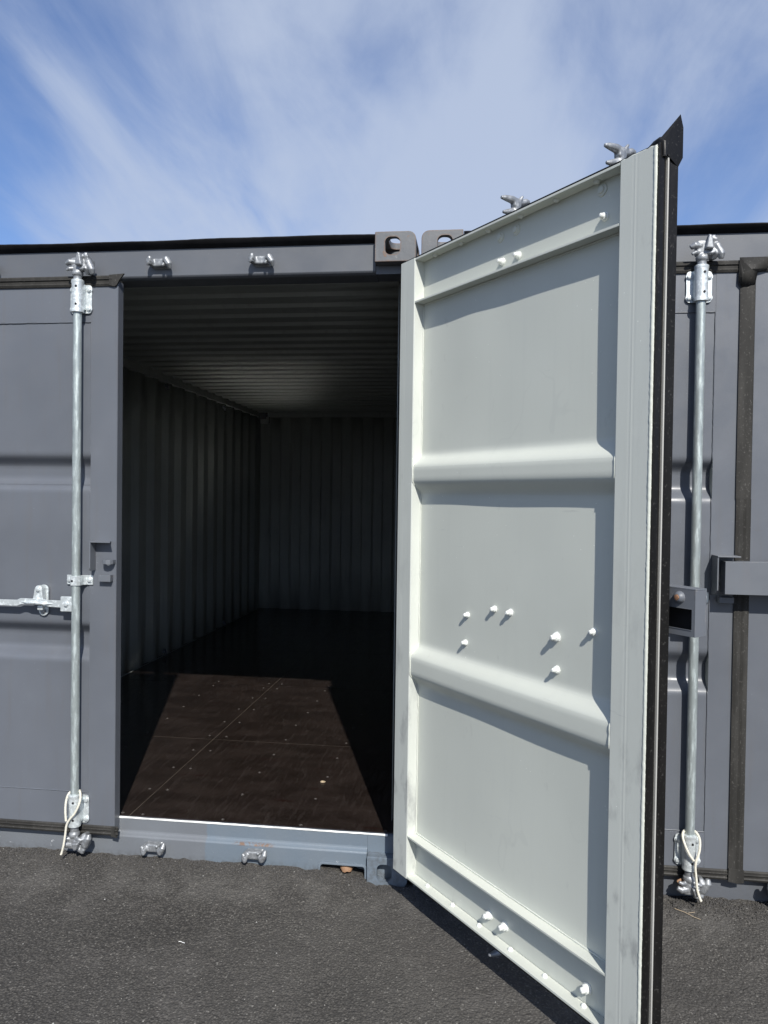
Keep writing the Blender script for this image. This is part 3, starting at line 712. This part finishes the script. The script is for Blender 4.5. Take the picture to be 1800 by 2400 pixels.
def casting_mesh():
    """right top front casting: x -.162..0, y 0..178, z 0..118 (top outer edge rounded)"""
    b = MB(); R = .030
    poly = [(-.162, 0), (-.162, .118)]+[(-R+R*math.cos(math.radians(a)), .118-R+R*math.sin(math.radians(a))) for a in (90, 72, 54, 36, 18, 0)]+[(0, 0)]
    b.prism(poly, 1, 0, .178, .0035)
    cav = MB(); cav.box((-.135, .026, .024), (-.026, .152, .093))
    f_ = MB(); f_.prism(rrect(-.092, .062, .060, .070, .022), 1, -.02, .06)
    t = MB(); t.prism(rrect(-.081, .086, .0635, .118, .026), 2, .06, .16)
    s = MB(); s.prism(rrect(.089, .056, .079, .051, .024), 0, -.06, .02)
    me = boolean(b, [cav, f_, t, s]); me.materials.clear(); me.materials.append(M['casting']); return me
CAST = casting_mesh(); CAST_LOW = CAST.copy(); CAST_LOW.materials.clear(); CAST_LOW.materials.append(M['sill'])

def trapezoid(length, pitch, depth, slope, phase=0, top=.07):
    """polyline (s, d) of a corrugated sheet"""
    pts = []; s = -phase
    bot = pitch-2*slope-top
    while s < length:
        for ds, d in ((0, 0), (top, 0), (top+slope, depth), (top+slope+bot, depth), (pitch, 0)):
            pts.append((s+ds, d))
        s += pitch
    out = []
    for p in pts:
        if 0 <= p[0] <= length and (not out or p[0]-out[-1][0] > 1e-5): out.append(p)
    if out[0][0] > 0: out.insert(0, (0, out[0][1]))
    if out[-1][0] < length: out.append((length, out[-1][1]))
    return out

def sheet(name, pts3, ext, mats, parent, thick=.0025):
    """pts3: list of 3D points (profile); ext: extrusion vector"""
    b = MB(); e = Vector(ext); n = 14 if e.length > 3 else 4
    b.grid([[tuple(Vector(p)+e*k/n) for p in pts3] for k in range(n+1)])
    o = b.done(name, mats, parent, 20, recalc=False); md = o.modifiers.new('s', 'SOLIDIFY'); md.thickness = thick; md.offset = 0
    return o

def build_container(name, L, label, rodsL, rodsR, tz, open_right):
    root = bpy.data.objects.new(name, None); COL.objects.link(root); root.location = L; root.empty_display_size = .3
    tag(root, label, 'shipping container')
    W = 2.438; dk = M['dark_frame']
    # corner castings
    def cast(x, y, z, fx, fy, fz):
        mt = Matrix.Translation((x, y, z)) @ Matrix.Diagonal((fx, fy, fz, 1)); me = CAST
        if z < 1: me = CAST_LOW
        if fx*fy*fz < 0:
            key = ('c', fx, fy, fz)
            me = me.copy(); me.transform(Matrix.Diagonal((fx, fy, fz, 1))); me.flip_normals(); mt = Matrix.Translation((x, y, z))
        co_ = link_mesh('corner_casting', me, root, mt); wn = co_.modifiers.new('weighted_normal', 'WEIGHTED_NORMAL'); wn.keep_sharp = True; wn.weight = 100
    for x, fx in ((0, 1), (-W, -1)):
        for z, fz in ((H-.118, 1), (ZB0+.118, -1)):
            cast(x, 0, z, fx, 1, fz); cast(x, Lc, z, fx, -1, fz)
    # corner posts
    for x0, x1 in ((-.0455, -.002), (-W+.002, -W+.0455)):
        MB().box((x0, .010, ZB0+.119), (x1, .150, H-.119), .003).done('corner_post', dk, root)
        MB().box((x0, Lc-.150, ZB0+.119), (x1, Lc-.010, H-.119), .003).done('corner_post', dk, root)
    # header
    xa, xb = -W+.163, -.1635
    m = MB(); m.prism([(.045, 2.441), (.045, 2.566), (.155, 2.566), (.155, 2.428), (.150, 2.424), (.062, 2.428), (.050, 2.434)], 0, xa, xb, .002)
    hd = m.done('header', M['dark_frame'], root)
    MB().box((-.1625, .050, 2.428), (-.046, .155, 2.4605)).done('header_end', dk, root); MB().box((-W+.046, .050, 2.428), (-W+.1625, .155, 2.4605)).done('header_end', dk, root)
    # roof edge lip, slightly wavy; its black stands for the shaded underside
    m = MB(); n = 90; random.seed(5); rows = []
    off = [0.0016*math.sin(i*.11)+.0010*math.sin(i*.31+1)+random.uniform(-.0003, .0003) for i in range(n+1)]
    for i in range(n+1):
        x = xa+.001+(xb-xa-.002)*i/n; o_ = off[i]; s_ = .5*off[(i*3) % n]
        rows.append([(x, .0445, 2.5480), (x, .026, 2.560), (x, .017+s_, 2.5735+o_), (x, .019+s_, 2.578+o_), (x, .030, 2.581+o_), (x, .16, 2.584), (x, .16, 2.5668), (x, .0445, 2.5668), (x, .0445, 2.5480)])
    m.grid(rows); m.done('roof_edge_lip', M['roof_shade'], root, 50)
    for kx in (-1.054, -.624, -W+.624):
        m = MB(); keeper(m, (kx, .0445, 2.486), 1, 1); remesh(m); m.done('cam_keeper', M['cast_steel'], root, 40)
        m = MB(); keeper(m, (kx, .0285, .076), 1, -1); remesh(m); m.done('cam_keeper', M['cast_steel'], root, 40)
    # sill: vertical upper web, rounded ledge, lower web with a fork pocket cut
    sm = M['sill'] if open_right else dk
    prof = [(.046, .1745), (.046, .126), (.044, .119), (.038, .114), (.031, .110), (.028, .104), (.028, -.011), (.120, -.011), (.120, .1745)]
    m = MB(); m.prism(prof, 0, xa, -.1665, .0012); cut = MB(); cut.prism(rrect(-.264, -.026, .190, .168, .014), 1, -.05, .10)
    me = boolean(m, [cut]); me.materials.clear(); me.materials.append(sm)
    so = link_mesh('sill', me, root, Matrix()); wn = so.modifiers.new('weighted_normal', 'WEIGHTED_NORMAL'); wn.keep_sharp = True; wn.weight = 100
    MB().box((-.1660, .046, ZB0), (-.046, .12, .1745)).done('sill_end', sm, root); MB().box((-W+.046, .046, ZB0), (-W+.162, .12, .1745)).done('sill_end', sm, root)
    m = MB(); m.prism(rrect(-.264, -.02, .200, .166, .016)[:], 1, .0215, .0275, .001)
    rim = m
    cut = MB(); cut.prism(rrect(-.264, -.026, .181, .160, .012), 1, 0, .05)
    me = boolean(rim, [cut]); me.materials.clear(); me.materials.append(sm); link_mesh('pocket_rim', me, root, Matrix())
    m = MB(); m.box((-.36, .101, -.01), (-.168, .106, .058)); m.done('pocket_shade_back', M['hole'], root)  # black sheet painting the shade deep in the fork pocket
    # threshold lip
    if open_right:
        m = MB(); m.tube([(-1.26+.0235*i, .0475+random.uniform(-.0004, .0004), .1775+random.uniform(-.0006, .0006)) for i in range(51)], .0042, 6, .18); m.done('threshold_lip', M['lit_lip'], root, 60)
    m = MB(); m.box((-W+.05, .0505, .150), (-.05, .060, .1785)); m.done('threshold_plate', sm, root)
    # bottom and top side rails, floor structure
    for x0, x1 in ((-.045, -.004), (-W+.004, -W+.045)):
        m = MB(); m.box((x0, .179, ZB0+.01), (x1, Lc-.179, .160), .003); m.done('bottom_side_rail', dk, root)
        m = MB(); m.box((x0-.042 if x0 > -1 else x0, .156, H-.097), (x1 if x0 > -1 else x1+.042, Lc-.179, H-.030), .004); m.done('top_side_rail', [M['inside'], dk], root)
    # side walls
    xin = -.052; prof = trapezoid(Lc-.36, .278, .034, .068, .05, .072)
    for sgn, name_ in ((1, 'side_wall'), (-1, 'side_wall')):
        if sgn == 1: P = [(-.049+.0-d*-1.0*0-.034+d, .18+s, .161) for s, d in prof]
        else: P = [(-W+.049+.034-d, .18+s, .161) for s, d in prof]
        sheet(name_, P, (0, 0, H-.098-.161), M['inside'], root)
        m = MB()
        if sgn == 1: m.box((-.055, .151, .16), (-.047, .182, H-.085))
        else: m.box((-W+.047, .151, .16), (-W+.055, .182, H-.085))
        m.done('wall_flange', M['inside'], root)
    for xx in (-.0845, -W+.0815): MB().box((xx, .183, .1805), (xx+.003, Lc-.10, .1850)).done('wall_foot_strip', M['inside'], root)
    # roof
    prof = trapezoid(Lc-.30, .209, .018, .014, .02, .085)
    P = [(-.0475, .155+s, H-.022-.020+d) for s, d in prof]
    sheet('roof_panel', P, (-W+.095, 0, 0), M['inside'], root)
    # back wall
    prof = trapezoid(W-.093, .250, .040, .022, .04, .105)
    P = [(-.0465-s, Lc-.062+d-.035, .161) for s, d in prof]
    sheet('end_wall', P, (0, 0, H-.03-.161), M['inside'], root)
    MB().box((-W+.050, Lc-.052, .10), (-.050, Lc-.040, H-.02)).done('end_light_cover', dk, root); MB().box((-W+.170, .16, H-.0185), (-.170, Lc-.02, H-.0145)).done('roof_light_cover', dk, root)  # cover boxes added to keep daylight out of back and roof gaps
    for xx in (-.050, -W+.050): MB().box((xx-.012, Lc-.23, .161), (xx+.012, Lc-.02, H-.02)).done('end_corner_post', M['inside'], root)
    m = MB(); m.box((-W+.046, Lc-.12, H-.085), (-.046, Lc-.02, H-.0275)); m.done('end_top_rail', M['inside'], root)
    m = MB(); m.box((-W+.086, Lc-.175, H-.165), (-W+.190, Lc-.10, H-.088), .004); m.done('corner_gusset', M['inside'], root)
    # floor: plywood sheets with open joints
    ys = [.0615, 1.082, 2.30, 3.52, 4.74, Lc-.075]; jx = -1.187
    hi = 0
    sm_ = MB(); sm_.lathe((0, 0, 0), (0, 0, 1), [(.0068, -.002), (.0068, .0004), (.0050, .0006), (.0042, -.0006), (.0008, -.0008)], 12); SCREW = mesh_only(sm_, M['screw'])
    for j in range(5):
        for i, (x0, x1) in enumerate(((-W+.056, jx-.0015), (jx+.0015, -.056))):
            if not open_right and j > 0: continue
            m = MB(); m.box((x0, ys[j]+.0012, FZ-.028), (x1, ys[j+1]-.0012, FZ), .0009, 1); bd = m.done('floor_board', M['floor'], root)
            if not open_right: continue
            random.seed(100+j*2+i); y = .083 if j == 0 else ys[j]+.06
            while y < ys[j+1] and y < 3.4:
                for x in (-2.02, -1.60, -1.23, -1.136, -.79, -.446, -.10):
                    if x0 < x < x1:
                        link_mesh('floor_screw', SCREW, bd, Matrix.Translation((x+random.uniform(-.006, .006), y+random.uniform(-.006, .006), FZ+.0004)) @ Matrix.Rotation(random.uniform(0, 6), 4, 'Z'))
                y += .272
    if open_right:
        m = MB(); m.box((jx-.0013, .062, FZ-.004), (jx+.0013, 5.9, FZ-.0016)); m.box((-W+.06, 1.0812, FZ-.004), (-.06, 1.0828, FZ-.0004)); m.done('joint_sealant', M['seam'], root)
        # lashing rings
        for y, z in ((1.66, 2.44), (3.105, 2.443), (4.546, 2.442), (3.101, .219), (1.4, .219), (4.6, .219)):
            m = MB(); x = -W+.094; rr = .019
            m.tube([(x+.016, y+rr*math.cos(a), z-.012+rr*math.sin(a)) for a in [k*math.pi/8 for k in range(17)]], .0045, 6)
            m.box((x-.008, y-.015, z-.008), (x+.014, y+.015, z+.020), .003); m.done('lashing_ring', M['dark_frame'], root)
    # doors
    hx = -W+.066-.0
    FL = lambda p: (-W+.066+p[0], LT-p[1], p[2])
    build_leaf(root, FL, 'closed', M['dark'], rodsL, tz, False, 'bare' if open_right else 'box')
    if open_right:
        a = DOOR_ANG; ca, sa = math.cos(a), math.sin(a); hp = (-.0448, -.1242)
        FR = lambda p: (hp[0]+ca*p[0]+sa*p[1], hp[1]-sa*p[0]+ca*p[1], p[2])
        d = build_leaf(root, FR, 'open', M['dark'], rodsR, tz, True, label='opened right leaf with its pale grey inside, ribs and bolt ends')
        for z in (.35, .95, 1.60, 2.20):
            m = MB(); m.tube([(-.020, .02, z), (-.012, -.045, z), (-.018, -.085, z), (-.0120, -.1120, z)], [.012, .012, .012, .012], 10); m.box((-.040, -.02, z-.045), (-.006, .011, z+.045), .004); m.done('door_hinge', dk, root)
    else:
        FR = lambda p: (-.050-p[0], LT-p[1], p[2])
        build_leaf(root, FR, 'closed', M['dark'], rodsR, tz, True)
        for z in (.35, .95, 1.60, 2.20):
            m = MB(); m.box((-.047, -.012, z-.045), (-.010, .0095, z+.045), .004); m.cone((-.047, -.008, z-.05), (-.047, -.008, z+.05), .011, n=12); m.done('door_hinge', dk, root)
    for z in (.35, .95, 1.60, 2.20):
        m = MB(); m.box((-W+.010, -.012, z-.045), (-W+.062, .0095, z+.045), .004); m.cone((-W+.064, -.008, z-.05), (-W+.064, -.008, z+.05), .011, n=12); m.done('door_hinge', dk, root)
    return root

# ------------------------------------------------------------------ ground
def build_ground():
    def axis(fine0, fine1, step, far):
        a = list(np.arange(fine0, fine1+1e-6, step)); s = step; v = fine1
        while v < far: s *= 1.35; v += s; a.append(v)
        s = step; v = fine0
        while v > -far: s *= 1.35; v -= s; a.insert(0, v)
        return np.array(a)
    X = axis(-2.1, 1.9, .0062, 250.); Y = axis(-1.45, .20, .0062, 250.)
    nx, ny = len(X), len(Y); XX, YY = np.meshgrid(X, Y)
    def vnoise(cell, amp):
        gx = np.random.rand(512, 512)
        u_ = (XX/cell) % 512; v_ = (YY/cell) % 512; i = u_.astype(int) % 512; j = v_.astype(int) % 512; fu = u_-np.floor(u_); fv = v_-np.floor(v_)
        fu = fu*fu*(3-2*fu); fv = fv*fv*(3-2*fv); i1 = (i+1) % 512; j1 = (j+1) % 512
        return amp*((gx[j, i]*(1-fu)+gx[j, i1]*fu)*(1-fv)+(gx[j1, i]*(1-fu)+gx[j1, i1]*fu)*fv-.5)
    near = np.exp(-(np.maximum(np.abs(XX)-2.5, 0)+np.maximum(-1.6-YY, 0)+np.maximum(YY-.3, 0))*3)
    Z = vnoise(.9, .010)+vnoise(.25, .005)+near*(vnoise(.0095, .0024)+vnoise(.019, .0022))
    # the asphalt was laid up against the sill: it rises a little there and crumbles
    t = np.clip((YY+.45)/.47, 0, 1); lip = .030*t*t*(3-2*t)
    dip = np.exp(-((XX+.12)/.14)**2)+np.exp(-((XX-.10)/.10)**2)
    lip = lip*(1-np.clip(dip, 0, 1)); edge = np.clip((YY+.10)/.10, 0, 1)
    Z = Z+lip+edge*near*vnoise(.03, .012)
    Z = np.where(YY > .10, np.minimum(Z, -.012), Z)
    co = np.stack([XX.ravel(), YY.ravel(), Z.ravel()], 1)
    idx = np.arange(nx*ny).reshape(ny, nx)
    q = np.stack([idx[:-1, :-1], idx[:-1, 1:], idx[1:, 1:], idx[1:, :-1]], -1).reshape(-1, 4)
    me = bpy.data.meshes.new('asphalt_ground'); me.vertices.add(len(co)); me.vertices.foreach_set('co', co.ravel())
    me.loops.add(len(q)*4); me.loops.foreach_set('vertex_index', q.ravel().astype(np.int32))
    me.polygons.add(len(q)); me.polygons.foreach_set('loop_start', np.arange(0, len(q)*4, 4, dtype=np.int32)); me.polygons.foreach_set('loop_total', np.full(len(q), 4, dtype=np.int32))
    me.update(); me.materials.append(M['asphalt']); me.shade_smooth()
    o = bpy.data.objects.new('asphalt_ground', me); COL.objects.link(o); tag(o, None, None, 'structure')
    def gz(x, y):
        i = int(np.searchsorted(X, x)); j = int(np.searchsorted(Y, y)); return float(Z[min(j, ny-1), min(i, nx-1)])
    return gz

DOOR_ANG = .8929
gz = build_ground()
TZ1 = [(1.692, 1.655, 1.594, 1.556), (.994, .957, .886, .850)]
TZ2 = [(1.690, 1.655, 1.585, 1.545), (.968, .925, .860, .822)]
c1 = build_container('shipping_container', (0, 0, 0), 'charcoal shipping container standing open, pale grey right door leaf swung out over the asphalt', (.994,), (.541, .962), TZ1, True)
c2 = build_container('shipping_container', (2.459, 0, 0), 'closed charcoal shipping container at the right, behind the swung out door leaf', (.972,), (.578, .998), TZ2, False)

# ------------------------------------------------------------------ rope ties
def rope(name, path, rad, label):
    pts = [Vector(p) for p in path]; dense = []
    for i in range(len(pts)-1):
        p0 = pts[max(i-1, 0)]; p1 = pts[i]; p2 = pts[i+1]; p3 = pts[min(i+2, len(pts)-1)]
        for k in range(12):
            t = k/12; dense.append(.5*((2*p1)+(-p0+p2)*t+(2*p0-5*p1+4*p2-p3)*t*t+(-p0+3*p1-3*p2+p3)*t**3))
    dense.append(pts[-1]); m = MB(); s = 0; strands = [[], [], []]
    for i, p in enumerate(dense):
        if i: s += (p-dense[i-1]).length
        d = (dense[min(i+1, len(dense)-1)]-dense[max(i-1, 0)]).normalized(); a = d.cross(Vector((.2, 1, .1))).normalized(); b = d.cross(a)
        for k in range(3):
            ph = s*330+k*2.094; strands[k].append(p+rad*.52*(a*math.cos(ph)+b*math.sin(ph)))
    for st in strands: m.tube(st, rad*.60, 7)
    o = m.done(name, M['rope'], None, 60); tag(o, label, 'rope', None, 'white rope loops on the lock rods'); return o
RX, RY = -2.372+.994, -.035
rope('rope_tie', [(RX-.020, RY-.031, .196), (RX-.026, RY-.026, .235), (RX-.028, RY-.016, .275), (RX-.021, RY-.002, .302), (RX, RY+.023, .306), (RX+.022, RY+.003, .306), (RX+.035, RY-.018, .288), (RX+.033, RY-.030, .262), (RX+.018, RY-.034, .230), (RX-.004, RY-.034, .204), (RX-.016, RY-.034, .180), (RX-.021, RY-.035, .14), (RX-.026, RY-.038, .10), (RX-.034, RY-.038, .068), (RX-.036, RY-.040, .060)], .0044, 'white rope loop round the foot of the left lock rod, beside the doorway')
RX2, RY2 = 2.459-2.372+.972, -.035
rope('rope_tie', [(RX2+.006, RY2-.038, .214), (RX2-.010, RY2-.036, .236), (RX2-.024, RY2-.026, .268), (RX2-.028, RY2-.010, .292), (RX2-.020, RY2+.004, .305), (RX2, RY2+.022, .307), (RX2+.021, RY2+.002, .306), (RX2+.031, RY2-.016, .286), (RX2+.027, RY2-.030, .250), (RX2+.014, RY2-.038, .214), (RX2+.011, RY2-.039, .19), (RX2+.015, RY2-.040, .15), (RX2+.019, RY2-.041, .11), (RX2+.028, RY2-.046, .080), (RX2+.032, RY2-.050, .072)], .0044, 'white rope hanging in a Y round the lower end of the right lock rod')

# ------------------------------------------------------------------ small debris
def leaf(loc, size, rot, label):
    m = MB(); n = 7; rows = []
    for i in range(n):
        t = i/(n-1); wd = size*.42*math.sin(math.pi*min(1, t*.93+.05))**.8*(1+.25*math.sin(9*t)); bend = size*.25*math.sin(3*t)
        rows.append([(size*(t-.5), -wd, bend+.3*wd), (size*(t-.5), 0, bend), (size*(t-.5), wd, bend+.35*wd)])
    m.grid(rows); o = m.done('dry_leaf', M['leaf'], None, 60, recalc=False); md = o.modifiers.new('s', 'SOLIDIFY'); md.thickness = .0008
    o.location = loc; o.rotation_euler = rot; tag(o, label, 'leaf'); return o
leaf((-.250, .045, .036), .050, (1.1, .1, .25), 'curled brown leaf in the fork pocket under the doorway sill')
leaf((RX2-.028, -.022, .105), .034, (1.2, .6, .4), 'scrap of orange leaf caught behind the right lock rod foot')
m = MB(); P = [(-.742, -.49), (-.735, -.487), (-.728, -.492), (-.718, -.495)]
m.tube([(x, y, gz(x, y)+.004) for x, y in P], .0010, 6); o = m.done('white_thread', M['thread'], None); tag(o, 'short white scrap lying on the asphalt in front of the sill', 'scrap')
m = MB(); P = [(1.00, -.075), (1.03, -.095), (1.055, -.12), (1.075, -.135)]
m.tube([(x, y, gz(x, y)+.006) for x, y in P], .0010, 5); m.tube([(1.04, -.105, gz(1.04, -.105)+.008), (1.065, -.10, gz(1.06, -.1)+.012)], .0008, 5)
o = m.done('dry_twig', M['wood_chip'], None); tag(o, 'thin dry twig on the asphalt below the right lock rod', 'twig')
m = MB(); m.lathe((0, 0, 0), (0, 0, 1), [(.010, 0), (.013, .002), (.012, .0035), (.006, .003), (.005, .001)], 14, .0008)
o = m.done('wood_plug', M['wood_chip'], None); o.location = (-.456, .554, FZ+.0008); o.scale = (1, .9, 1); tag(o, 'pale round wood plug lying on the brown container floor', 'plug')

# crumbled asphalt along the foot of the containers
def gravel(name, count, mat, seed, size, fn):
    random.seed(seed); t = bmesh.new(); bmesh.ops.create_icosphere(t, subdivisions=1, radius=1); vs = [v.co.copy() for v in t.verts]; fs = [[v.index for v in f_.verts] for f_ in t.faces]; t.free()
    V, Fc = [], []
    for _ in range(count):
        x, y = fn(); s = random.uniform(*size); z = gz(x, y)+s*.25; R_ = Matrix.Rotation(random.uniform(0, 6.3), 3, random.choice('XYZ')) @ Matrix.Rotation(random.uniform(0, 6.3), 3, 'Z'); b = len(V)
        sc = Vector((random.uniform(.7, 1.3), random.uniform(.6, 1.1), random.uniform(.5, .9)))
        for v in vs: q = R_ @ Vector([v[i]*sc[i]*random.uniform(.75, 1.15) for i in range(3)])*s; V.append((x+q.x, y+q.y, z+q.z))
        Fc += [[b+i for i in f_] for f_ in fs]
    me = bpy.data.meshes.new(name); me.from_pydata(V, [], Fc); me.materials.append(mat); o = bpy.data.objects.new(name, me); COL.objects.link(o); return o
def near_sill():
    x = random.uniform(-2.0, 1.9); y = .022-abs(random.gauss(0, .060))
    if -.17 < x < .19: y -= .03
    return x, y
def anywhere(): return random.uniform(-1.9, 1.8), random.uniform(-1.3, .0)
g = gravel('asphalt_crumbs', 7500, M['stone_dark'], 21, (.0018, .0052), near_sill); tag(g, 'crumbled dark asphalt along the foot of the containers', 'gravel', 'stuff')
g = gravel('pale_grit', 380, M['stone_pale'], 22, (.0012, .0030), lambda: near_sill() if random.random() < .6 else anywhere()); tag(g, 'pale grit scattered over the asphalt', 'gravel', 'stuff')
